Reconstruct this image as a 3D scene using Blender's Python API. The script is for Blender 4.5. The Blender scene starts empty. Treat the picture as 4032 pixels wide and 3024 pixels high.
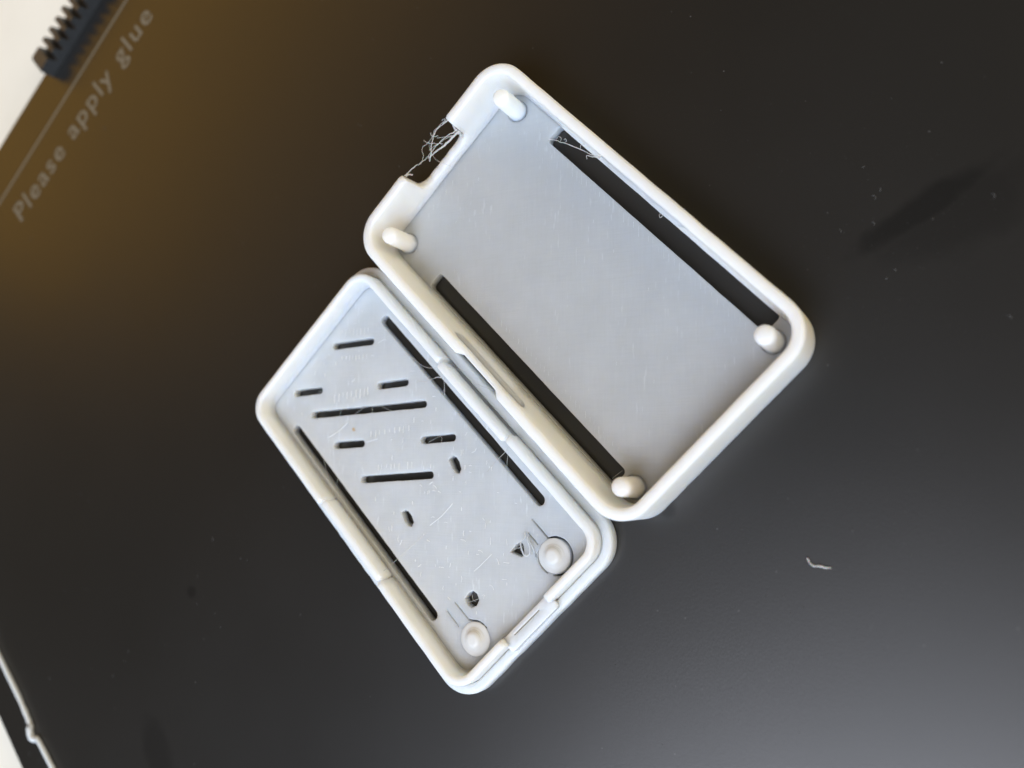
import bpy, bmesh, math, random
from mathutils import Vector, Matrix
random.seed(7)
sc = bpy.context.scene
COL = sc.collection
S = 0.001                      # all modelling is written in millimetres

# ------------------------------------------------------------------ camera
cd = bpy.data.cameras.new('camera'); cam = bpy.data.objects.new('camera', cd); COL.objects.link(cam)
Rm = Matrix(((0.616181, -0.675103, 0.405657), (0.638094, 0.729824, 0.245342), (-0.461689, 0.107672, 0.880483)))
M = Rm.to_4x4(); M.translation = Vector((0, 0, 110 * S)); cam.matrix_world = M
cd.sensor_width = 36; cd.lens = 29.911; cd.clip_start = 0.005; cd.clip_end = 50
cd.dof.use_dof = True; cd.dof.focus_distance = 0.120; cd.dof.aperture_fstop = 14.0
sc.camera = cam

# ------------------------------------------------------------------ light
w = bpy.data.worlds.new('World'); sc.world = w; w.use_nodes = True
w.node_tree.nodes['Background'].inputs[0].default_value = (1.0, 0.82, 0.56, 1)
w.node_tree.nodes['Background'].inputs[1].default_value = 0.10

def area(name, direction, dist, size, power, color, size_y=None):
    l = bpy.data.lights.new(name, 'AREA'); l.energy = power; l.color = color
    l.shape = 'RECTANGLE'; l.size = size; l.size_y = size_y or size
    o = bpy.data.objects.new(name, l); COL.objects.link(o)
    d = Vector(direction).normalized(); tgt = Vector((-0.055, -0.03, 0))
    o.location = tgt + d * dist
    o.rotation_euler = d.to_track_quat('Z', 'Y').to_euler()
    return o
area('window_light', (0.60, -0.60, 0.52), 1.6, 1.6, 19.5, (0.56, 0.77, 1.0), 1.1)
area('added_upper_light', (0.40, -0.37, 0.86), 1.7, 1.2, 26, (0.86, 0.89, 1.0), 0.8)  # added overhead fill, lifts the sheet's sheen and the rims; no window there
area('warm_wall_bounce', (-0.88, -0.10, 0.40), 2.0, 1.8, 6.5, (1.0, 0.50, 0.03), 1.0)
area('room_bounce', (0.40, 0.80, 0.46), 2.0, 1.8, 20, (1.0, 0.80, 0.48), 1.2)
sc.view_settings.view_transform = 'Standard'
try: sc.view_settings.look = 'None'
except Exception: pass
sc.view_settings.exposure = 0.0; sc.view_settings.gamma = 1.0

# ------------------------------------------------------------------ materials
def mat(name, base=(0.8, 0.8, 0.8), rough=0.5, spec=0.5):
    m = bpy.data.materials.new(name); m.use_nodes = True
    b = m.node_tree.nodes['Principled BSDF']
    b.inputs['Base Color'].default_value = (*base, 1); b.inputs['Roughness'].default_value = rough
    b.inputs['Specular IOR Level'].default_value = spec
    return m, m.node_tree, b
def nd(nt, typ, **kw):
    n = nt.nodes.new(typ)
    for k, v in kw.items(): setattr(n, k, v)
    return n
def ramp(nt, stops):
    r = nt.nodes.new('ShaderNodeValToRGB'); e = r.color_ramp.elements
    e[0].position, e[0].color = stops[0][0], (*stops[0][1], 1)
    e[1].position, e[1].color = stops[-1][0], (*stops[-1][1], 1)
    for p, c in stops[1:-1]:
        x = e.new(p); x.color = (*c, 1)
    return r
def mm_coord(nt, scale=(1, 1, 1), rotz=0.0):       # object space in millimetres
    tc = nt.nodes.new('ShaderNodeTexCoord'); mp = nt.nodes.new('ShaderNodeMapping')
    mp.inputs['Scale'].default_value = tuple(1000 * s for s in scale); mp.inputs['Rotation'].default_value = (0, 0, rotz)
    # rotation is applied after scale in a point mapping: keep it separate
    mp.inputs['Rotation'].default_value = (0, 0, 0)
    mr = nt.nodes.new('ShaderNodeVectorRotate'); mr.rotation_type = 'Z_AXIS'; mr.inputs['Angle'].default_value = rotz
    nt.links.new(tc.outputs['Object'], mr.inputs['Vector']); nt.links.new(mr.outputs[0], mp.inputs['Vector'])
    return mp.outputs[0]

# printed white plastic, slightly translucent, with layer lines and 45 degree infill strokes
def make_plastic(name, infill, lo, hi):
    m, nt, b = mat(name, lo, 0.42, 0.5)
    b.inputs['Subsurface Weight'].default_value = 1.0
    b.inputs['Subsurface Radius'].default_value = (1.0, 0.85, 0.65)
    b.inputs['Subsurface Scale'].default_value = 0.0045
    L = nt.links
    n1 = nd(nt, 'ShaderNodeTexNoise'); n1.inputs['Scale'].default_value = 0.25; n1.inputs['Detail'].default_value = 5
    L.new(mm_coord(nt), n1.inputs['Vector'])
    base = ramp(nt, [(0.3, lo), (0.7, hi)])
    L.new(n1.outputs['Fac'], base.inputs[0])
    col = base.outputs[0]
    # heights: layer lines on the walls
    wv = nd(nt, 'ShaderNodeTexWave', wave_type='BANDS', bands_direction='Z'); wv.inputs['Scale'].default_value = 1.6
    wv.inputs['Distortion'].default_value = 0.15
    L.new(mm_coord(nt), wv.inputs['Vector'])
    h = wv.outputs['Fac']
    if infill:
        ang = math.radians(45)
        fine = []
        for a in (ang, -ang):
            s = nd(nt, 'ShaderNodeTexNoise'); s.inputs['Scale'].default_value = 1.0; s.inputs['Detail'].default_value = 2
            L.new(mm_coord(nt, (0.3, 5.5, 1), a), s.inputs['Vector']); fine.append(s.outputs['Fac'])
        mx = nd(nt, 'ShaderNodeMath', operation='ADD'); L.new(fine[0], mx.inputs[0]); L.new(fine[1], mx.inputs[1])
        ad = nd(nt, 'ShaderNodeMath', operation='ADD'); L.new(mx.outputs[0], ad.inputs[0])
        ml = nd(nt, 'ShaderNodeMath', operation='MULTIPLY'); L.new(h, ml.inputs[0]); ml.inputs[1].default_value = 0.1
        L.new(ml.outputs[0], ad.inputs[1]); h = ad.outputs[0]
        dv = nd(nt, 'ShaderNodeMath', operation='MULTIPLY_ADD'); L.new(mx.outputs[0], dv.inputs[0]); dv.inputs[1].default_value = 0.08; dv.inputs[2].default_value = 0.92
        sc_n = nd(nt, 'ShaderNodeMix', data_type='RGBA', blend_type='MULTIPLY'); sc_n.inputs[0].default_value = 1.0
        L.new(col, sc_n.inputs[6]); L.new(dv.outputs[0], sc_n.inputs[7]); col = sc_n.outputs[2]
        # short whitened dashes where the nozzle turned round
        s = nd(nt, 'ShaderNodeTexNoise'); s.inputs['Scale'].default_value = 1.0; s.inputs['Detail'].default_value = 1
        L.new(mm_coord(nt, (0.45, 2.6, 1), ang), s.inputs['Vector'])
        k = ramp(nt, [(0.66, (0, 0, 0)), (0.74, (1, 1, 1))]); L.new(s.outputs['Fac'], k.inputs[0])
        g = nd(nt, 'ShaderNodeTexNoise'); g.inputs['Scale'].default_value = 0.16; g.inputs['Detail'].default_value = 2
        L.new(mm_coord(nt), g.inputs['Vector'])
        k2 = ramp(nt, [(0.45, (0, 0, 0)), (0.6, (1, 1, 1))]); L.new(g.outputs['Fac'], k2.inputs[0])
        mu = nd(nt, 'ShaderNodeMath', operation='MULTIPLY'); L.new(k.outputs[0], mu.inputs[0]); L.new(k2.outputs[0], mu.inputs[1])
        mu2 = nd(nt, 'ShaderNodeMath', operation='MULTIPLY'); L.new(mu.outputs[0], mu2.inputs[0]); mu2.inputs[1].default_value = infill
        mix = nd(nt, 'ShaderNodeMix', data_type='RGBA'); L.new(mu2.outputs[0], mix.inputs[0])
        L.new(col, mix.inputs[6]); mix.inputs[7].default_value = (0.80, 0.84, 0.87, 1); col = mix.outputs[2]
    L.new(col, b.inputs['Base Color'])
    bp = nd(nt, 'ShaderNodeBump'); bp.inputs['Strength'].default_value = 0.25; bp.inputs['Distance'].default_value = 0.00006
    L.new(h, bp.inputs['Height']); L.new(bp.outputs[0], b.inputs['Normal'])
    return m
M_wall = make_plastic('white_plastic', 0, (0.88, 0.86, 0.80), (0.91, 0.895, 0.84))
M_button = make_plastic('button_plastic', 0, (0.70, 0.715, 0.71), (0.74, 0.755, 0.75))
M_button.node_tree.nodes['Principled BSDF'].inputs['Subsurface Weight'].default_value = 0.25
M_flange = make_plastic('thin_white_plastic', 0, (0.70, 0.725, 0.73), (0.74, 0.765, 0.77))
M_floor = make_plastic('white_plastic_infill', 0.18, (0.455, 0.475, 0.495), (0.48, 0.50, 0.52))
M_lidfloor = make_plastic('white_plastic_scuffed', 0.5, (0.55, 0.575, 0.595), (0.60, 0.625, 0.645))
M_str, _, b = mat('plastic_thread', (0.66, 0.66, 0.65), 0.35)
b.inputs['Alpha'].default_value = 0.75
b.inputs['Subsurface Weight'].default_value = 0.3; b.inputs['Subsurface Scale'].default_value = 0.0002

def make_bed():
    m, nt, b = mat('black_coated_sheet', (0.014, 0.014, 0.014), 0.42, 0.5)
    L = nt.links
    n = nd(nt, 'ShaderNodeTexNoise'); n.inputs['Scale'].default_value = 3.0; n.inputs['Detail'].default_value = 3
    L.new(mm_coord(nt), n.inputs['Vector'])
    big = nd(nt, 'ShaderNodeTexNoise'); big.inputs['Scale'].default_value = 0.02; big.inputs['Detail'].default_value = 3
    L.new(mm_coord(nt), big.inputs['Vector'])
    r = ramp(nt, [(0.3, (0.35, 0.35, 0.35)), (0.7, (0.40, 0.40, 0.40))]); L.new(big.outputs['Fac'], r.inputs[0])
    # glossier greasy finger marks (centre x, y, half length, half width, angle)
    last = r.outputs[0]; colf = None
    tc = nt.nodes.new('ShaderNodeTexCoord')
    wob = nd(nt, 'ShaderNodeTexNoise'); wob.inputs['Scale'].default_value = 0.22; wob.inputs['Detail'].default_value = 3
    L.new(mm_coord(nt), wob.inputs['Vector'])
    for (cx, cy, a, c, ang, lo) in STAINS:
        s = nd(nt, 'ShaderNodeVectorMath', operation='SUBTRACT'); L.new(tc.outputs['Object'], s.inputs[0]); s.inputs[1].default_value = (cx * S, cy * S, 0)
        vr = nd(nt, 'ShaderNodeVectorRotate', rotation_type='Z_AXIS'); vr.inputs['Angle'].default_value = -math.radians(ang); L.new(s.outputs[0], vr.inputs[0])
        d = nd(nt, 'ShaderNodeVectorMath', operation='MULTIPLY'); L.new(vr.outputs[0], d.inputs[0]); d.inputs[1].default_value = (1000 / a, 1000 / c, 0)
        ln = nd(nt, 'ShaderNodeVectorMath', operation='LENGTH'); L.new(d.outputs[0], ln.inputs[0])
        ad = nd(nt, 'ShaderNodeMath', operation='ADD'); L.new(ln.outputs['Value'], ad.inputs[0]); L.new(wob.outputs['Fac'], ad.inputs[1])
        mr = nd(nt, 'ShaderNodeMapRange', interpolation_type='SMOOTHSTEP'); L.new(ad.outputs[0], mr.inputs['Value'])
        mr.inputs['From Min'].default_value = 1.0; mr.inputs['From Max'].default_value = 1.75; mr.inputs['To Min'].default_value = lo; mr.inputs['To Max'].default_value = 0
        if colf is None: colf = mr.outputs[0]
        else:
            mx = nd(nt, 'ShaderNodeMath', operation='MAXIMUM'); L.new(colf, mx.inputs[0]); L.new(mr.outputs[0], mx.inputs[1]); colf = mx.outputs[0]
    sp = nd(nt, 'ShaderNodeMath', operation='MULTIPLY_ADD'); L.new(colf, sp.inputs[0]); sp.inputs[1].default_value = -0.8; sp.inputs[2].default_value = 0.8
    L.new(sp.outputs[0], b.inputs['Specular IOR Level'])
    # dust and tiny pale specks
    v = nd(nt, 'ShaderNodeTexVoronoi'); v.inputs['Scale'].default_value = 0.30; L.new(mm_coord(nt), v.inputs['Vector'])
    lt = nd(nt, 'ShaderNodeMath', operation='LESS_THAN'); L.new(v.outputs['Distance'], lt.inputs[0]); lt.inputs[1].default_value = 0.035
    v2 = nd(nt, 'ShaderNodeTexVoronoi'); v2.inputs['Scale'].default_value = 1.1; L.new(mm_coord(nt), v2.inputs['Vector'])
    lt2 = nd(nt, 'ShaderNodeMath', operation='LESS_THAN'); L.new(v2.outputs['Distance'], lt2.inputs[0]); lt2.inputs[1].default_value = 0.06
    mk = nd(nt, 'ShaderNodeTexNoise'); mk.inputs['Scale'].default_value = 0.035; L.new(mm_coord(nt), mk.inputs['Vector'])
    mkr = ramp(nt, [(0.45, (0, 0, 0)), (0.65, (1, 1, 1))]); L.new(mk.outputs['Fac'], mkr.inputs[0])
    mm = nd(nt, 'ShaderNodeMath', operation='MULTIPLY'); L.new(lt2.outputs[0], mm.inputs[0]); L.new(mkr.outputs[0], mm.inputs[1])
    mxx = nd(nt, 'ShaderNodeMath', operation='MAXIMUM'); L.new(lt.outputs[0], mxx.inputs[0]); L.new(mm.outputs[0], mxx.inputs[1])
    mix = nd(nt, 'ShaderNodeMix', data_type='RGBA'); L.new(mxx.outputs[0], mix.inputs[0])
    mix.inputs[6].default_value = (0.007, 0.0068, 0.0066, 1); mix.inputs[7].default_value = (0.05, 0.05, 0.05, 1)
    L.new(mix.outputs[2], b.inputs['Base Color']); L.new(last, b.inputs['Roughness'])
    bp = nd(nt, 'ShaderNodeBump'); bp.inputs['Strength'].default_value = 0.35; bp.inputs['Distance'].default_value = 0.00002
    L.new(n.outputs['Fac'], bp.inputs['Height']); L.new(bp.outputs[0], b.inputs['Normal'])
    return m
STAINS = [(-25.2, 22, 9.5, 1.9, 76, 0.5), (-21.5, 24, 10.0, 4.4, 70, 0.24), (-70.9, -99.6, 1.25, 1.25, 0, 0.4), (-55, -124, 8, 3.2, -15, 0.3),
          (-22, -26.5, 1.4, 1.2, 0, 0.35), (-145, -15, 6, 2.2, 40, 0.25)]
M_bed = make_bed()
M_print, _, _ = mat('grey_print', (0.13, 0.12, 0.095), 0.45)
M_edge, _, _ = mat('sheet_edge', (0.03, 0.03, 0.03), 0.5)
M_table, nt, b = mat('white_table', (0.80, 0.79, 0.75), 0.6)
n = nd(nt, 'ShaderNodeTexNoise'); n.inputs['Scale'].default_value = 0.03; n.inputs['Detail'].default_value = 5
nt.links.new(mm_coord(nt), n.inputs['Vector'])
r = ramp(nt, [(0.3, (0.78, 0.75, 0.66)), (0.7, (0.86, 0.83, 0.74))]); nt.links.new(n.outputs['Fac'], r.inputs[0]); nt.links.new(r.outputs[0], b.inputs['Base Color'])
M_clip, nt, b = mat('dark_grey_plastic', (0.045, 0.05, 0.06), 0.42)
n = nd(nt, 'ShaderNodeTexNoise'); n.inputs['Scale'].default_value = 3; n.inputs['Detail'].default_value = 4
nt.links.new(mm_coord(nt), n.inputs['Vector'])
r = ramp(nt, [(0.3, (0.016, 0.017, 0.018)), (0.7, (0.04, 0.041, 0.043))]); nt.links.new(n.outputs['Fac'], r.inputs[0]); nt.links.new(r.outputs[0], b.inputs['Base Color'])
M_fil, _, b = mat('translucent_filament', (0.76, 0.82, 0.88), 0.2)
b.inputs['Subsurface Weight'].default_value = 1.0; b.inputs['Subsurface Radius'].default_value = (1, 1, 1); b.inputs['Subsurface Scale'].default_value = 0.001
M_stain, _, _ = mat('scorch', (0.5, 0.38, 0.25), 0.5)

# ------------------------------------------------------------------ mesh helpers
def link(name, me, m, parent=None, smooth=True):
    o = bpy.data.objects.new(name, me); COL.objects.link(o)
    if m: me.materials.clear(); me.materials.append(m)
    if parent: o.parent = parent
    for p in me.polygons: p.use_smooth = smooth
    return o
def tag(o, label=None, cat=None, group=None, kind=None):
    if label: o['label'] = label
    if cat: o['category'] = cat
    if group: o['group'] = group
    if kind: o['kind'] = kind
    return o
def empty(name, loc=(0, 0, 0)):
    o = bpy.data.objects.new(name, None); COL.objects.link(o)
    o.location = [c * S for c in loc]; o.empty_display_size = 0.01
    return o
def rrect(x0, x1, y0, y1, r, n=10):
    pts = []
    for cx, cy, a0 in ((x1 - r, y1 - r, 0), (x0 + r, y1 - r, 90), (x0 + r, y0 + r, 180), (x1 - r, y0 + r, 270)):
        for i in range(n + 1):
            a = math.radians(a0 + 90 * i / n); pts.append((cx + r * math.cos(a), cy + r * math.sin(a)))
    return pts
def slot_pts(p, q, wd, n=8):
    p = Vector(p); q = Vector(q); d = (q - p).normalized(); a0 = math.atan2(d.y, d.x); pts = []
    for c, s in ((q, -90), (p, 90)):
        for i in range(n + 1):
            a = a0 + math.radians(s + 180 * i / n); pts.append((c.x + wd / 2 * math.cos(a), c.y + wd / 2 * math.sin(a)))
    return pts
def jitter(pts, amt, step=0.8):
    out = []
    for i, p in enumerate(pts):
        q = pts[(i + 1) % len(pts)]; d = math.dist(p, q); k = max(1, int(d / step))
        for j in range(k):
            t = j / k; a = amt if k > 1 and j else amt * 0.4
            out.append((p[0] + (q[0] - p[0]) * t + random.gauss(0, a), p[1] + (q[1] - p[1]) * t + random.gauss(0, a)))
    return out
def grow(lp, d):                    # offset a closed outline outwards
    n = len(lp); ar = sum(lp[i][0] * lp[(i + 1) % n][1] - lp[(i + 1) % n][0] * lp[i][1] for i in range(n)); sg = 1 if ar > 0 else -1; out = []
    for i in range(n):
        a, b_, c = Vector(lp[i - 1]), Vector(lp[i]), Vector(lp[(i + 1) % n])
        e1 = (b_ - a); e2 = (c - b_)
        if e1.length < 1e-6 or e2.length < 1e-6: out.append(lp[i]); continue
        e1.normalize(); e2.normalize(); n1 = Vector((e1.y, -e1.x)) * sg; n2 = Vector((e2.y, -e2.x)) * sg; m_ = n1 + n2
        if m_.length < 0.3: out.append(tuple(b_)); continue
        m_.normalize(); out.append(tuple(b_ + m_ * d / max(0.5, m_.dot(n1))))
    return out
def solid(loops, z0, z1, bev=0.1, res=2):
    """filled 2D outline with holes, thickened z0..z1 with rounded edges, returned as a mesh in mm"""
    loops = [loops[0]] + [grow(lp, bev) for lp in loops[1:]]
    cu = bpy.data.curves.new('tmp', 'CURVE'); cu.dimensions = '2D'; cu.fill_mode = 'BOTH'
    for lp in loops:
        sp = cu.splines.new('POLY'); sp.points.add(len(lp) - 1)
        for pt, c in zip(sp.points, lp): pt.co = (c[0], c[1], 0, 1)
        sp.use_cyclic_u = True
    cu.extrude = (z1 - z0) / 2 - bev; cu.bevel_depth = bev; cu.bevel_resolution = res; cu.offset = -bev
    ob = bpy.data.objects.new('tmp', cu); COL.objects.link(ob)
    dg = bpy.context.evaluated_depsgraph_get(); dg.update()
    me = bpy.data.meshes.new_from_object(ob.evaluated_get(dg))
    bpy.data.objects.remove(ob); bpy.data.curves.remove(cu)
    me.transform(Matrix.Translation((0, 0, (z0 + z1) / 2)))
    bm = bmesh.new(); bm.from_mesh(me); bmesh.ops.remove_doubles(bm, verts=bm.verts, dist=0.002)
    bmesh.ops.recalc_face_normals(bm, faces=bm.faces); bm.to_mesh(me); bm.free()
    return me
def ring_wall(box, r, t, z0, top, bev, inset=None, jit=0.0, step=0.35, zf=1.5, cove=0.55):
    """closed upright wall of thickness t inside box; its top follows top(x, y) and is rounded by bev"""
    x0, x1, y0, y1 = box; base = rrect(x0, x1, y0, y1, r, 14); pts = []
    for i, p in enumerate(base):
        q = base[(i + 1) % len(base)]; d = math.dist(p, q); k = max(1, int(d / step))
        for j in range(k): pts.append((p[0] + (q[0] - p[0]) * j / k, p[1] + (q[1] - p[1]) * j / k))
    # extra samples where the height jumps
    dense = []
    for i, p in enumerate(pts):
        q = pts[(i + 1) % len(pts)]; dense.append(p)
        if abs(top(*p) - top(*q)) > 0.15:
            for j in range(1, 10): dense.append((p[0] + (q[0] - p[0]) * j / 10, p[1] + (q[1] - p[1]) * j / 10))
    pts = dense; n = len(pts); bm = bmesh.new(); rings = []
    wob = [random.gauss(0, jit) for _ in range(n)]
    for i, p in enumerate(pts):
        a = Vector(pts[i - 1]); c = Vector(pts[(i + 1) % n]); d = (c - a).normalized(); inw = Vector((-d.y, d.x))
        P = Vector(p) + inw * (sum(wob[(i + k) % n] for k in range(-3, 4)) / 3)
        so = inset(*p) if inset else 0.0; zt = top(*p); sec = []
        prof = [(so + 0.12, z0), (so, z0 + 0.15), (so, z0 + (zt - bev - z0) * 0.5), (so, zt - bev)]
        for k in range(1, 5):
            an = math.radians(90 * k / 4); prof.append((so + bev * (1 - math.cos(an)), zt - bev + bev * math.sin(an)))
        for k in range(0, 5):
            an = math.radians(90 * k / 4); prof.append((t - bev + bev * math.sin(an), zt - bev + bev * math.cos(an)))
        zq = min(zf + 0.75, zt - bev - 0.02)
        prof += [(t, (zt - bev + zq) / 2), (t, zq), (t + cove * 0.12, zf + (zq - zf) * 0.55), (t + cove * 0.38, zf + (zq - zf) * 0.22), (t + cove, zf - 0.03), (t + cove * 0.9, z0 + 0.02)]
        rings.append([bm.verts.new((P.x + inw.x * u, P.y + inw.y * u, z)) for u, z in prof])
    m_ = len(rings[0])
    for i in range(n):
        a, b_ = rings[i], rings[(i + 1) % n]
        for k in range(m_): bm.faces.new((a[k], b_[k], b_[(k + 1) % m_], a[(k + 1) % m_]))
    bmesh.ops.recalc_face_normals(bm, faces=bm.faces)
    me = bpy.data.meshes.new('t'); bm.to_mesh(me); bm.free(); return me
def prism_x(prof, x0, x1):          # profile in (y, z), run along x
    bm = bmesh.new()
    a = [bm.verts.new((x0, p[0], p[1])) for p in prof]; b_ = [bm.verts.new((x1, p[0], p[1])) for p in prof]
    n = len(prof)
    bm.faces.new(a); bm.faces.new(b_)
    for i in range(n): bm.faces.new((a[i], a[(i + 1) % n], b_[(i + 1) % n], b_[i]))
    bmesh.ops.recalc_face_normals(bm, faces=bm.faces)
    me = bpy.data.meshes.new('t'); bm.to_mesh(me); bm.free(); return me
def prism_z(prof, z0, z1):
    bm = bmesh.new()
    a = [bm.verts.new((p[0], p[1], z0)) for p in prof]; b_ = [bm.verts.new((p[0], p[1], z1)) for p in prof]; n = len(prof)
    bm.faces.new(a); bm.faces.new(b_)
    for i in range(n): bm.faces.new((a[i], a[(i + 1) % n], b_[(i + 1) % n], b_[i]))
    bmesh.ops.recalc_face_normals(bm, faces=bm.faces)
    me = bpy.data.meshes.new('t'); bm.to_mesh(me); bm.free(); return me
def boxm(x0, x1, y0, y1, z0, z1):
    return prism_x([(y0, z0), (y1, z0), (y1, z1), (y0, z1)], x0, x1)
def boolean(me, ops):
    ob = bpy.data.objects.new('tmp', me); COL.objects.link(ob); tmp = []
    for kind, m2 in ops:
        o2 = bpy.data.objects.new('tmpc', m2); COL.objects.link(o2); tmp.append(o2)
        md = ob.modifiers.new('b', 'BOOLEAN'); md.operation = kind; md.object = o2; md.solver = 'EXACT'
    dg = bpy.context.evaluated_depsgraph_get(); dg.update()
    out = bpy.data.meshes.new_from_object(ob.evaluated_get(dg))
    for o in tmp + [ob]: bpy.data.objects.remove(o)
    return out
def finish(me, name, m, parent, angle=38):
    me.transform(Matrix.Scale(S, 4))
    o = link(name, me, m, parent)
    try: me.set_sharp_from_angle(angle=math.radians(angle))
    except Exception: pass
    return o
def lathe(prof, cx, cy, n=32, wob=0.0, lean=(0, 0)):
    bm = bmesh.new(); rings = []
    for (r_, z) in prof:
        ring = []
        for i in range(n):
            a = 2 * math.pi * i / n; rr = r_ * (1 + wob * math.sin(2 * a + z) + random.uniform(-wob, wob) * 0.3)
            ring.append(bm.verts.new((cx + rr * math.cos(a) + lean[0] * z, cy + rr * math.sin(a) + lean[1] * z, z)))
        rings.append(ring)
    for a, b_ in zip(rings, rings[1:]):
        for i in range(n): bm.faces.new((a[i], a[(i + 1) % n], b_[(i + 1) % n], b_[i]))
    bm.faces.new(rings[0]); bm.faces.new(rings[-1])
    bmesh.ops.recalc_face_normals(bm, faces=bm.faces)
    me = bpy.data.meshes.new('t'); bm.to_mesh(me); bm.free(); return me
def tube(paths, rad, n=6, sub=5, jit=0.0):
    """one or more smoothed threads; path points (x, y, z[, radius factor])"""
    bm = bmesh.new()
    for path in paths:
        P = [Vector(p[:3]) for p in path]; F = [p[3] if len(p) > 3 else 1.0 for p in path]
        pts = []; fs = []
        for i in range(len(P) - 1):
            p0 = P[max(i - 1, 0)]; p1 = P[i]; p2 = P[i + 1]; p3 = P[min(i + 2, len(P) - 1)]
            for k in range(sub):
                t = k / sub
                v = 0.5 * ((2 * p1) + (p2 - p0) * t + (2 * p0 - 5 * p1 + 4 * p2 - p3) * t * t + (3 * p1 - p0 - 3 * p2 + p3) * t ** 3)
                v = v + Vector((random.gauss(0, jit), random.gauss(0, jit), random.gauss(0, jit) * 0.5)); pts.append(v); fs.append(F[i] + (F[i + 1] - F[i]) * t)
        pts.append(P[-1]); fs.append(F[-1]); rings = []
        for i, p in enumerate(pts):
            d = (pts[min(i + 1, len(pts) - 1)] - pts[max(i - 1, 0)])
            if d.length < 1e-6: d = Vector((1, 0, 0))
            d.normalize(); u = d.cross(Vector((0, 0, 1)))
            if u.length < 1e-3: u = Vector((1, 0, 0))
            u.normalize(); v = u.cross(d); rr = rad * fs[i] * random.uniform(0.8, 1.2 if jit else 1.0)
            rings.append([bm.verts.new(p + u * rr * math.cos(2 * math.pi * j / n) + v * rr * math.sin(2 * math.pi * j / n)) for j in range(n)])
        for a, b_ in zip(rings, rings[1:]):
            for j in range(n): bm.faces.new((a[j], a[(j + 1) % n], b_[(j + 1) % n], b_[j]))
        bm.faces.new(rings[0]); bm.faces.new(rings[-1])
    bmesh.ops.recalc_face_normals(bm, faces=bm.faces)
    me = bpy.data.meshes.new('t'); bm.to_mesh(me); bm.free(); return me
def zz(pts, z, z2=None):
    n = len(pts) - 1
    return [(p[0], p[1], z if z2 is None else z + (z2 - z) * i / max(n, 1)) for i, p in enumerate(pts)]

# ------------------------------------------------------------------ setting: table and print sheet
me = bpy.data.meshes.new('table'); bm = bmesh.new()
bmesh.ops.create_grid(bm, x_segments=1, y_segments=1, size=1.2); bm.to_mesh(me); bm.free()
tb = link('table', me, M_table, None, False); tb.location = (-0.1, -0.1, -0.004); tag(tb, kind='structure')

SH = solid([rrect(-185.3, 62, -156.3, 96, 3)], -1.6, 0.0, 0.12, 1)
sheet = finish(SH, 'print_sheet', M_bed, None, 10); tag(sheet, kind='structure')
ln = finish(solid([[(-174.9, -152), (-174.3, -152), (-174.9 + 0.1, 90), (-174.9 - 0.5, 90)]], 0.004, 0.012, 0.001, 0), 'border_line', M_print, sheet)
# lettering, as flat print
def lettering(txt, x, y, size):
    cu = bpy.data.curves.new('t', 'FONT'); cu.body = txt; cu.size = size; cu.extrude = 0.003; cu.offset = 0.07; cu.space_character = 1.16
    ob = bpy.data.objects.new('t', cu); COL.objects.link(ob)
    dg = bpy.context.evaluated_depsgraph_get(); dg.update()
    m_ = bpy.data.meshes.new_from_object(ob.evaluated_get(dg)); bpy.data.objects.remove(ob)
    xs = [v.co.x for v in m_.vertices]
    return m_, min(xs), max(xs)
m_, a, b_ = lettering('Please apply glue', 0, 0, 6.9)
k = (87.9 - 34.2) / (b_ - a)
m_.transform(Matrix.Diagonal((k, 1, 1, 1)) @ Matrix.Translation((-a, 0, 0)))
m_.transform(Matrix.Translation((-164.8, -87.9, 0.010)) @ Matrix.Rotation(math.radians(90), 4, 'Z'))
m_.transform(Matrix.Scale(S, 4))
link('lettering', m_, M_print, sheet, False)

# ------------------------------------------------------------------ deep tray
LLf = (-71.3, -28.9)
tray = empty('case_tray', (-53, -14, 0))
def T(o): return tag(o)
def place(root, o):                 # keep world position under an Empty at the thing's base
    o.parent = root; o.matrix_parent_inverse = Matrix.Translation(root.location).inverted(); return o
ax0, ax1, ay0, ay1 = -84.0, -21.9, -31.6, 3.6
nx0, nx1 = -57.0, -47.4          # shallow finger notch in the long outer wall
uy0, uy1, uz, ur = -19.2, -8.5, 2.4, 2.0
def tray_top(x, y):                 # wall height: full, dipping to a sill with round corners at the port
    if x > -82.2 or y < uy0 - 0.5 or y > uy1 + 0.5: return 8.0
    d = min(y - uy0, uy1 - y)
    if d < 0: return 8.0 - 0.5 * (d + 0.5)
    if d < 0.12: return 7.7 - (7.7 - uz - ur) * d / 0.12
    if d < ur: return uz + ur - math.sqrt(max(0, ur * ur - (ur - d) ** 2))
    return uz + 0.05 * math.sin(y * 3)
def tray_notch(x, y):
    if y > -30 or x < nx0 or x > nx1: return 0.0
    return 0.75 * min(1, (x - nx0) / 1.0, (nx1 - x) / 1.0)
wall = ring_wall((ax0, ax1, ay0, ay1), 5.0, 1.58, 0.0, tray_top, 0.42, tray_notch, 0.015, zf=1.5)
o = place(tray, finish(wall, 'side_wall', M_wall, None))
slotR = jitter(rrect(-71.4, -28.3, -1.2, 1.5, 0.55, 5), 0.012, 1.5)
slotL = jitter(rrect(-71.5, -28.9, -29.25, -26.8, 0.55, 5), 0.012, 1.5)
fl = solid([rrect(ax0 + 1.3, ax1 - 1.3, ay0 + 1.3, ay1 - 1.3, 3.6, 10), slotR, slotL], 0.06, 1.5, 0.10, 2)
o = place(tray, finish(fl, 'floor_panel', M_floor, None, 10))
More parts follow.
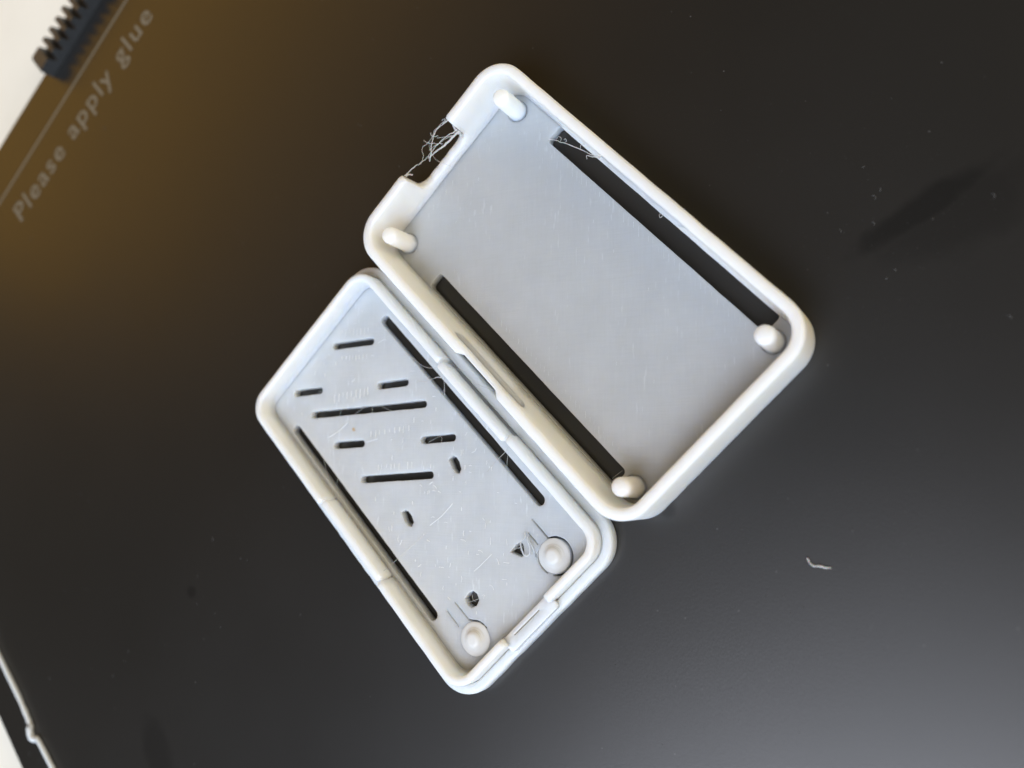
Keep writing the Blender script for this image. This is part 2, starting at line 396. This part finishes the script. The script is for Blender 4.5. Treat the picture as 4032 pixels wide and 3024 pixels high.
for (px, py, lx, ly) in ((-78.9, -0.95, 0, 0), (-79.5, -27.2, 0, 0), (-26.55, -27.3, 0, 0), (-26.7, -1.4, 0, 0)):
    p = lathe([(1.7, 1.42), (1.5, 1.6), (1.38, 2.1), (1.33, 5.6), (1.29, 6.7), (1.16, 7.05), (0.85, 7.22), (0.3, 7.28)], px, py, 32, 0.02)
    place(tray, finish(p, 'peg', M_wall, None, 60))
for (y0_, y1_) in ((1.45, 2.35), (-30.35, -29.6)):
    pr = [(y1_ if y0_ > 0 else y0_, 3.4)]
    if y0_ > 0: prof = [(2.3, 4.0), (1.75, 4.9), (1.5, 5.6), (1.55, 6.3), (2.3, 7.0)]
    else: prof = [(-30.3, 4.0), (-29.85, 4.9), (-29.6, 5.6), (-29.65, 6.3), (-30.3, 7.0)]
    rid = prism_x(prof, -60.6, -43.9)
    # taper the ends of the snap ridge
    bm = bmesh.new(); bm.from_mesh(rid)
    cy = 2.3 if y0_ > 0 else -30.3
    bmesh.ops.bisect_plane(bm, geom=bm.verts[:] + bm.edges[:] + bm.faces[:], plane_co=(-59.2, 0, 0), plane_no=(1, 0, 0))
    bmesh.ops.bisect_plane(bm, geom=bm.verts[:] + bm.edges[:] + bm.faces[:], plane_co=(-45.3, 0, 0), plane_no=(1, 0, 0))
    for v in bm.verts:
        if v.co.x < -60 or v.co.x > -44.5: v.co.y = cy + (v.co.y - cy) * 0.12; v.co.z = 5.5 + (v.co.z - 5.5) * 0.8
    bm.to_mesh(rid); bm.free()
    place(tray, finish(rid, 'snap_ridge', M_wall, None, 25))
tag(tray, 'deep white plastic tray with four corner pegs and stringy cutout in one short wall', 'plastic case')

# loose threads of plastic on the tray
def thread(root, paths, rad=0.05, jit=0.03, name='plastic_thread', m=None):
    rad *= 0.66
    return place(root, finish(tube(paths, rad, 6, 5, jit), name, m or M_str, None, 80))
thread(tray, [[(-83.1, -8.0, 7.5), (-84.0, -9.6, 7.3), (-84.3, -11.0, 7.1), (-83.6, -12.7, 7.0), (-82.9, -13.8, 6.6), (-83.0, -15.0, 5.6)]], 0.10, 0.05)
thread(tray, [[(-82.4, -8.6, 5.2, 3.2), (-82.7, -9.6, 5.1, 2.2), (-83.0, -11.2, 5.0, 2.0), (-83.5, -12.7, 4.9, 1.8), (-84.0, -14.2, 4.8, 1.2), (-84.1, -15.0, 4.9, 0.6)]], 0.12, 0.06)
thread(tray, [[(-82.1, -8.7, 6.2, 2), (-83.0, -10.8, 6.2, 1.3), (-83.5, -13.7, 6.0), (-83.4, -15.5, 6.3), (-83.8, -17.6, 6.8, 1.6), (-83.6, -19.4, 7.4, 2)]], 0.07, 0.05)
thread(tray, [[(-85.3, -9.1, 6.3), (-84.6, -8.7, 6.6), (-84.9, -9.6, 6.4)], [(-84.4, -8.6, 6.6), (-85.4, -10.8, 6.1), (-85.0, -12.6, 6.0), (-85.3, -14.3, 6.0), (-84.0, -15.2, 6.0), (-83.6, -16.2, 6.2)]], 0.055, 0.06)
thread(tray, [[(-86.4, -13.2, 4.2), (-85.6, -13.9, 4.0), (-83.8, -14.4, 3.7), (-82.4, -14.0, 2.9), (-80.5, -13.1, 1.7)]], 0.035, 0.01)
thread(tray, [[(-86.0, -13.3, 6), (-85.3, -13.2, 6), (-83.8, -12.4, 6), (-83.0, -11.7, 5.7)], [(-84.3, -11.3, 6), (-84.9, -11.9, 6.2), (-85.6, -11.7, 6.3)]], 0.06, 0.05)
thread(tray, [[(-82.6, -8.6, 4.4, 2), (-83.3, -10.5, 5.2), (-83.9, -12.5, 5.6), (-84.2, -13.8, 5.8)], [(-82.3, -8.7, 4.8, 2), (-82.9, -10.1, 5.5, 1.2), (-84.1, -11.6, 6.2)]], 0.05, 0.05)
thread(tray, [[(-83.0, -8.3, 7.0), (-82.9, -8.9, 5.5, 2.4), (-82.6, -9.0, 4.2, 2.8), (-82.9, -9.6, 3.2, 1.5)], [(-83.6, -18.9, 7.2, 2), (-83.5, -18.2, 6.2, 1.2)]], 0.13, 0.07)
thread(tray, [[(-71.0, -0.9, 2.2), (-69.9, -0.45, 2.5), (-68.3, 0.0, 3.0), (-65.7, 0.75, 3.3, 1.4), (-63.8, 1.1, 3.6), (-62.6, 1.4, 3.9, 1.5), (-61.2, 1.9, 4.3, 2.4)]], 0.065, 0.04)
thread(tray, [[(-63.5, 0.45, 3), (-63.8, 0.75, 3.2), (-62.8, 1.2, 3.5, 1.6), (-61.4, 1.7, 4.1, 2.4)]], 0.06, 0.03)
thread(tray, [[(-69.8, -0.3, 2.6), (-69.7, 0.2, 2.8), (-69.1, 0.3, 2.9), (-68.9, -0.1, 2.8)], [(-68.2, 0.0, 3), (-68.0, 0.4, 3), (-68.3, 0.6, 3.1), (-68.5, 0.4, 3)], [(-65.2, 0.9, 3.3), (-65.5, 1.4, 3.4), (-65.1, 1.8, 3.4)]], 0.05, 0.02)
thread(tray, [[(-48.8, 1.9, 3.4), (-48.9, 1.3, 3, 1.4), (-49.1, 0.95, 2.8), (-49.4, 1.2, 3), (-49.1, 1.6, 3.2)]], 0.05, 0.01)
thread(tray, [[(-29.6, -28.8, 1.45), (-29.3, -27.0, 1.5)]], 0.03, 0.0)

# ------------------------------------------------------------------ shallow lid
lid = empty('case_cover', (-53, -50, 0))
bx0, bx1, by0, by1 = -83.9, -21.9, -67.5, -33.15
ZF, ZG, ZL = 1.6, 2.3, 4.6
off, th = 1.5, 1.22
flange = solid([jitter(rrect(bx0, bx1, by0, by1, 5.0, 12), 0.02, 1.2), rrect(bx0 + off + 0.4, bx1 - off - 0.4, by0 + off + 0.4, by1 - off - 0.4, 3.2, 12)], 0, ZG, 0.45, 3)
place(lid, finish(flange, 'flange', M_flange, None))
lx0, lx1, ly0, ly1 = bx0 + off, bx1 - off, by0 + off, by1 - off
gx0, gx1, gy0, gy1 = -60.1, -43.7, -55.2, -46.2
def lip_top(x, y):
    lo_ = ZG - 0.4
    if abs(y - ly0) < 1.6 or abs(y - ly1) < 1.6:
        d = min(x - gx0, gx1 - x)
    elif x > lx1 - 1.6: d = min(y - gy0, gy1 - y)
    else: return ZL
    if d < -0.5: return ZL
    if d < 0: return ZL - 0.6 * (d + 0.5) ** 2 * 4 * 0.4
    return lo_
lip = ring_wall((lx0, lx1, ly0, ly1), 3.7, th, 0.3, lip_top, 0.38, None, 0.015, zf=ZF)
place(lid, finish(lip, 'lip', M_wall, None))
for s, yo in ((1, ly1 - 0.42), (-1, ly0 + 0.42)):
    ya, yb = (yo - th, yo) if s > 0 else (yo, yo + th)
    tb_ = solid([jitter(rrect(gx0 + 0.25, gx1 - 0.25, ya, yb, 0.45, 4), 0.02, 1.0)], 0.4, ZL - 0.05, 0.33, 3)
    place(lid, finish(tb_, 'snap_tab', M_wall, None))
blk = solid([rrect(lx1 - th - 0.02, bx1 - 0.5, gy0 - 0.35, gy1 + 0.25, 0.5, 5), jitter(slot_pts((-23.95, -53.6), (-23.9, -48.5), 0.05, 3), 0.0, 0.5)], 2.0, 3.2, 0.06, 1)
place(lid, finish(blk, 'port_sill', M_wall, None))

holes = [jitter(slot_pts((-73.9, -38.6), (-35.0, -38.65), 1.55), 0.012, 1.2),
         jitter(slot_pts((-73.9, -62.85), (-35.0, -62.9), 1.5), 0.012, 1.2)]
for p, q in (((-78.4, -48.1), (-73.5, -42.7)), ((-78.5, -58.8), (-75.3, -55.1)), ((-67.0, -46.4), (-63.8, -42.7)), ((-73.2, -58.7), (-58.9, -42.7)),
             ((-66.2, -58.8), (-62.8, -55.0)), ((-54.9, -46.5), (-51.5, -42.6)), ((-58.4, -58.6), (-50.2, -49.2))):
    holes.append(jitter(slot_pts(p, q, 1.02), 0.02, 0.7))
holes += [[(-49.6, -45.3), (-49.55, -44.5), (-48.9, -44.2), (-48.1, -44.3), (-47.1, -44.8), (-46.9, -45.4), (-47.3, -45.75), (-48.2, -45.75)],
          [(-49.7, -56.8), (-49.55, -56.1), (-48.9, -55.85), (-48.1, -55.85), (-47.2, -56.2), (-46.95, -56.9), (-47.4, -57.25), (-48.4, -57.3)],
          [(-32.9, -47.0), (-33.0, -45.6), (-32.8, -44.8), (-32.2, -44.9), (-31.2, -45.7), (-31.3, -46.2)],
          [(-33.1, -57.1), (-33.25, -56.2), (-33.0, -55.4), (-32.3, -55.2), (-31.5, -55.5), (-31.2, -56.3), (-31.5, -57.2), (-32.3, -57.4)]]
def groove(path, wd):
    P = [Vector(p) for p in path]; L_, R_ = [], []
    for i, p in enumerate(P):
        d = (P[min(i + 1, len(P) - 1)] - P[max(i - 1, 0)]).normalized(); nrm = Vector((-d.y, d.x))
        k = (wd / 2) * (0.35 if i in (0, len(P) - 1) else random.uniform(0.75, 1.2))
        L_.append(tuple(p + nrm * k)); R_.append(tuple(p - nrm * k))
    return L_ + R_[::-1]
def keyhole(cx, cy, r_, yt, yb, xs, xe, a_end):
    pts = [(xs + (cx - r_ * 0.92 - 0.1 - xs) * t / 4, yt) for t in range(5)]
    a = 155
    while a > a_end:
        pts.append((cx + r_ * math.cos(math.radians(a)), cy + r_ * math.sin(math.radians(a)))); a -= 12
    return pts
holes.append(groove(keyhole(-27.85, -42.25, 2.6, -41.35, 0, -33.9, 0, -60), 0.14))
holes.append(groove([(-27.85 + 2.6 * math.cos(math.radians(a)), -42.25 + 2.6 * math.sin(math.radians(a))) for a in range(-72, -150, -11)], 0.12))
holes.append(groove([(-32.9, -43.1), (-32.2, -43.12), (-31.5, -43.1), (-30.8, -43.15)], 0.09))
holes.append(groove([(-33.8, -58.75), (-32.8, -58.75), (-31.6, -58.7), (-30.6, -58.7), (-30.1, -58.3), (-29.5, -57.7), (-28.7, -57.3), (-27.9, -57.2)], 0.09))
holes.append(groove([(-33.9, -60.6), (-32.8, -60.65), (-31.8, -60.6), (-30.9, -60.65)], 0.09))
fl = solid([rrect(bx0 + off + 0.3, bx1 - off - 0.3, by0 + off + 0.3, by1 - off - 0.3, 3.3, 10)] + holes, 0.06, ZF, 0.07, 1)
place(lid, finish(fl, 'floor_panel', M_lidfloor, None, 10))
for (cx, cy) in ((-27.95, -42.3), (-27.9, -59.7)):
    bt = place(lid, finish(lathe([(2.40, 0.15), (2.42, ZF - 0.02), (2.36, ZF + 0.015), (2.1, ZF + 0.06), (1.75, ZF + 0.15), (1.42, ZF + 0.32), (1.18, ZF + 0.6), (1.0, ZF + 0.95), (0.6, ZF + 1.0)], cx, cy, 36, 0.012), 'button', M_button, None, 60))
    pn = finish(lathe([(0.96, ZF + 0.95), (0.88, ZF + 1.5), (0.8, ZF + 1.8), (0.55, ZF + 1.95), (0.2, ZF + 2.0)], cx, cy, 32, 0.02), 'push_pin', M_wall, None, 60)
    pn.parent = bt; pn.matrix_parent_inverse = (Matrix.Translation(lid.location)).inverted()
tag(lid, 'shallow white plastic lid with slanted vent slots and two round buttons, beside the deeper tray', 'plastic lid')

# hairs and wisps on the lid
H = [([(-66.4, -39.5, 1.65), (-65.0, -38.8, 2.6), (-63.0, -38.4, 3.0), (-61.7, -37.9, 3.0), (-60.6, -37.0, 3.4), (-59.4, -35.8, 4.4)], 0.045),
     ([(-62.4, -41.3, 1.62), (-61.0, -39.9, 1.8), (-60.2, -38.6, 2.0), (-59.7, -37.9, 2.2, 1.6), (-59.3, -37.6, 1.7, 2.4)], 0.06),
     ([(-59.0, -37.2, 1.7), (-58.3, -37.5, 2.4), (-57.6, -38.1, 2.4), (-56.5, -39.6, 1.7)], 0.055),
     ([(-57.5, -38.9, 2), (-57.6, -38.55, 2.1), (-57.3, -38.5, 2.1), (-57.25, -38.8, 2.0), (-57.5, -38.95, 2)], 0.03),
     ([(-59.0, -35.5, 4.55), (-58.3, -34.9, 4.0), (-57.3, -34.3, 2.9), (-56.6, -34.0, 2.4)], 0.045),
     ([(-66.9, -61.6, 1.65), (-64.8, -62.3, 2.2), (-62.4, -63.3, 2.3), (-60.4, -64.0, 2.6)], 0.04),
     ([(-62.2, -61.6, 1.65), (-61.1, -63.0, 2.1), (-60.4, -63.9, 2.4)], 0.035),
     ([(-44.3, -55.5, 1.64), (-44.6, -59.0, 2.2), (-44.8, -62.5, 2.6), (-44.9, -64.6, 3.2)], 0.045),
     ([(-43.2, -36.3, 3.2), (-43.35, -37.7, 2.4), (-43.6, -39.6, 2.0), (-43.7, -41.9, 1.63)], 0.05),
     ([(-43.0, -37.3, 2.2), (-42.1, -38.6, 2.0), (-40.2, -40.6, 1.64)], 0.04),
     ([(-53.8, -33.9, 2.35), (-52.4, -33.3, 2.8), (-51.4, -32.7, 3.0), (-50.7, -32.3, 2.6), (-50.2, -32.0, 2.2)], 0.045),
     ([(-67.2, -52.8, 1.6), (-66.7, -50.8, 1.62)], 0.03), ([(-65.8, -49.5, 1.6), (-64.7, -50.4, 1.6)], 0.03),
     ([(-64.5, -48.4, 1.6), (-62.4, -47.5, 1.62)], 0.03), ([(-69.7, -54.2, 1.6), (-69.2, -55.1, 1.6)], 0.025), ([(-73.3, -59.2, 1.58), (-73.4, -58.0, 1.6)], 0.03),
     ([(-54.0, -46.0, 1.6), (-53.1, -43.9, 1.62), (-52.1, -44.7, 1.6)], 0.03), ([(-54.7, -46.9, 1.6), (-54.9, -45.9, 1.6)], 0.03),
     ([(-32.9, -46.7, 1.6), (-32.1, -44.8, 1.62)], 0.04), ([(-32.9, -46.3, 1.55), (-31.9, -45.0, 1.6)], 0.03),
     ([(-32.7, -57.8, 1.6), (-31.5, -55.2, 1.63)], 0.04), ([(-32.9, -55.9, 1.3), (-32.2, -56.4, 1.2), (-31.7, -56.1, 1.4)], 0.04), ([(-75.3, -56.0, 1.58), (-75.0, -54.7, 1.6)], 0.03)]
for p, r_ in H: thread(lid, [p], r_, 0.0)
# curled ribbon by the triangular hole
thread(lid, [[(-33.3, -43.4, 1.7), (-32.7, -43.7, 2.1), (-32.6, -44.5, 2.3), (-31.9, -45.15, 2.2), (-31.1, -45.5, 2.0), (-30.7, -45.3, 1.9), (-30.65, -44.7, 1.9), (-31.2, -44.15, 2.0), (-31.9, -43.75, 2.1), (-32.5, -43.4, 1.9)]], 0.19, 0.02, m=M_flange)
thread(lid, [[(-32.6, -43.3, 1.7, 1.2), (-31.8, -43.6, 1.9), (-31.0, -43.9, 1.8, 1.5), (-30.2, -44.2, 1.7), (-29.6, -44.5, 1.62, 1.6)]], 0.14, 0.03, m=M_flange)
# pale scratches and wisps fused into the lid floor
wl = [[(-68.3, -59.1), (-67.6, -57.1), (-67.2, -54.6)], [(-62.3, -54.2), (-61.1, -52.3)], [(-72.3, -42.0), (-71.8, -40.7), (-71.5, -40.7)],
      [(-44.8, -54.4), (-44.4, -52.0), (-44.4, -49.3)], [(-34.9, -53.3), (-34.8, -52.1), (-34.7, -49.5)], [(-31.8, -52.7), (-31.3, -52.5), (-30.9, -52.7)],
      [(-47.5, -41.8), (-47.3, -41.2), (-47.5, -40.8)]]
for i in range(110):
    x = random.uniform(-52, -30) if i % 3 else random.uniform(-79, -50); y = random.uniform(-61, -40)
    a = random.choice((-0.8, -0.8, 0.75, random.uniform(0, 3))); l_ = random.uniform(0.2, 0.9)
    wl.append([(x, y), (x + l_ * 0.5 * math.cos(a) + random.uniform(-.1, .1), y + l_ * 0.5 * math.sin(a) + random.uniform(-.1, .1)), (x + l_ * math.cos(a), y + l_ * math.sin(a))])
# rows of nozzle turning marks beside the slots
def row(p, q, n_, l_):
    for i in range(n_):
        t = (i + random.uniform(-.15, .15)) / max(n_ - 1, 1); x = p[0] + (q[0] - p[0]) * t; y = p[1] + (q[1] - p[1]) * t; k = l_ * random.uniform(0.5, 1.2)
        wl.append([(x, y), (x + 0.707 * k, y - 0.707 * k)])
row((-79.2, -45.2), (-75.6, -41.6), 8, 1.1); row((-76.0, -48.2), (-72.6, -44.6), 8, 0.8); row((-72.5, -53.5), (-68.5, -48.0), 9, 1.3)
row((-63.0, -52.5), (-58.5, -46.8), 9, 1.0); row((-58.6, -55.6), (-54.0, -50.2), 10, 1.0)
M_wisp, _, b = mat('stress_whitened_plastic', (0.86, 0.88, 0.90), 0.35)
b.inputs['Alpha'].default_value = 0.85
SEGS = [((-73.9, -38.6), (-35.0, -38.65)), ((-73.9, -62.85), (-35.0, -62.9)), ((-78.4, -48.1), (-73.5, -42.7)), ((-78.5, -58.8), (-75.3, -55.1)), ((-67.0, -46.4), (-63.8, -42.7)), ((-73.2, -58.7), (-58.9, -42.7)),
        ((-66.2, -58.8), (-62.8, -55.0)), ((-54.9, -46.5), (-51.5, -42.6)), ((-58.4, -58.6), (-50.2, -49.2)), ((-49.2, -45.0), (-47.3, -45.1)), ((-49.2, -56.5), (-47.3, -56.6)), ((-32.6, -46), (-31.8, -45.8)), ((-32.6, -56.3), (-31.8, -56.3)), ((-28, -42.3), (-27.8, -42.3)), ((-28, -59.7), (-27.8, -59.7))]
def clear(p):
    for q in p:
        for k_, (a, b_) in enumerate(SEGS):
            a = Vector(a); d = Vector(b_) - a; t = max(0, min(1, (Vector(q) - a).dot(d) / d.length_squared))
            if (a + d * t - Vector(q)).length < (2.6 if k_ > 12 else 1.0): return False
    return True
wl = wl[:7] + [p for p in wl[7:] if clear(p)]
for p in wl:
    r_ = random.uniform(0.03, 0.06)
    place(lid, finish(tube([zz(p, ZF + 0.005)], r_, 4, 2, 0.015), 'wisp', M_wisp, None, 80))
M_soft, _, _ = mat('faint_stroke_end', (0.60, 0.645, 0.68), 0.4)
wl = []
row((-70.5, -1.7), (-31, -1.9), 40, 1.2); row((-70.0, -24.7), (-31.0, -25.2), 40, 1.0); row((-80.5, -20), (-80.5, -5.5), 10, 0.9); row((-76, 0.6), (-72.3, -1.8), 5, 1.0)
for i in range(16):
    x = random.uniform(-80, -25); y = random.uniform(-24, -4); wl.append([(x, y), (x + 0.3, y - 0.35)])
for p in wl:
    place(tray, finish(tube([zz(p, 1.485)], random.uniform(0.022, 0.04), 4, 2, 0.01), 'stroke_end', M_soft, None, 80))
# small tan scorch mark in the lid floor
sc_ = finish(lathe([(0.32, ZF - 0.05), (0.30, ZF + 0.006), (0.1, ZF + 0.008)], -65.6, -54.6, 12, 0.15), 'scorch_mark', M_stain, None); place(lid, sc_)

# ------------------------------------------------------------------ things lying on the sheet
fp = [(-120, -148.9, 0.42), (-96.1, -148.6, 0.42), (-86.6, -148.4, 0.42), (-80.2, -148.7, 0.42), (-79.9, -149.0, 0.45, 1.3), (-78.9, -149.6, 0.5, 1.35), (-77.8, -149.7, 0.5, 1.35), (-77.0, -149.1, 0.5, 1.2), (-76.4, -148.6, 0.42, 0.95), (-69.9, -148.2, 0.42, 0.95), (-55, -147.6, 0.42, 0.9)]
f = finish(tube([fp], 0.5, 12, 6, 0.0), 'filament_strand', M_fil, None, 80)
tag(f, 'straight translucent strand of filament with a small blob, along the lower left sheet edge', 'filament strand')
f = finish(tube([[(-5.5, -17.9, 0.15, 1.3), (-5.1, -18.1, 0.15, 0.9), (-4.6, -18.1, 0.15, 1.2), (-4.2, -17.8, 0.15, 0.9), (-3.7, -17.4, 0.15, 1.4), (-3.2, -17.0, 0.15, 1.1), (-2.9, -16.7, 0.15, 0.6)]], 0.095, 6, 4, 0.05), 'plastic_shaving', M_str, None, 80)
tag(f, 'tiny curved white plastic shaving lying on the bare dark sheet right of the lid', 'plastic shaving')
# toothed dark bar hooked over the sheet edge
bar = empty('toothed_bar', (-184, -48, 0))
prof = [(-60.5, 0.05), (-18, 0.05), (-18, 3.2)]
ys = -57.3; tl = []
while ys < -20: tl.append(ys); ys += 2.65
for y in reversed(tl):
    prof += [(y + 2.1, 3.3), (y + 1.75, 3.25), (y + 1.45, 2.7), (y + 1.2, 1.9), (y + 0.95, 1.45), (y + 0.65, 1.4), (y + 0.45, 1.7), (y + 0.2, 2.8), (y + 0.05, 3.2)]
prof += [(-60.0, 3.2), (-60.5, 2.9)]
bb = prism_x(prof, -186.9, -181.9)
place(bar, finish(bb, 'toothed_strip', M_clip, None, 25))
place(bar, finish(boxm(-187.3, -186.85, -60.1, -18, 0.4, 1.3), 'back_rail', M_clip, None, 25))
tag(bar, 'dark grey plastic bar with a row of pointed teeth over the sheet edge', 'toothed bar')

# tiny curls and crumbs of plastic stuck to the sheet
DUST = [(-83.8, -139.4), (-73.7, -118.8), (-72.8, -124.8), (-58.9, -109.0), (-58.2, -122.1), (-48.9, -117.7), (-76.5, -153.0), (-77.4, -128.6), (-72.8, -120.7), (-67.7, -87.2), (-68.5, -100.0), (-58.8, -109.0), (-74.6, -90.0), (-52.3, -83.2), (-62.2, -98.4), (-64.7, -97.9), (-66.5, -86.3), (-30.7, 20.5), (-30.7, 13.9), (-20.4, 27.1), (-34.4, 21.6), (-30.5, 19.3), (-22.4, 14.2), (-23.5, 21.3), (-22.7, 12.9), (-28.3, 16.9), (-4.4, -11.9), (-4.5, -23.4), (-5.9, -24.7), (-2.4, -24.2), (-2.1, -22.5), (-1.9, -21.2), (1.7, -9.3), (-158.7, -58.3), (-150.8, -68.0), (-157.0, -91.1), (-9.5, 17.7), (-159.2, -88.2)]
ps = []
for (x, y) in DUST:
    r_ = random.uniform(0.15, 0.34); a0 = random.uniform(-0.9, 0.3); k = random.choice((2.2, 2.8, 1.2))
    ps.append([(x + r_ * math.cos(a0 + k * t / 4), y + r_ * math.sin(a0 + k * t / 4), 0.04, (0.5, 1, 1.2, 1, 0.4)[t]) for t in range(5)])
for i in range(70):
    x, y = random.uniform(-60, 30), random.uniform(-60, 30)
    if -86 < x < -20 and -70 < y < 6: continue
    ps.append([(x, y, 0.02, 1), (x + random.uniform(-.12, .12), y + random.uniform(-.12, .12), 0.02, 0.7)])
M_dust, _, _ = mat('dust', (0.08, 0.08, 0.08), 0.5)
tag(finish(tube(ps, 0.045, 5, 2, 0.0), 'dust_specks', M_dust, None, 80), kind='stuff', label='tiny pale specks and curls scattered over the dark sheet')
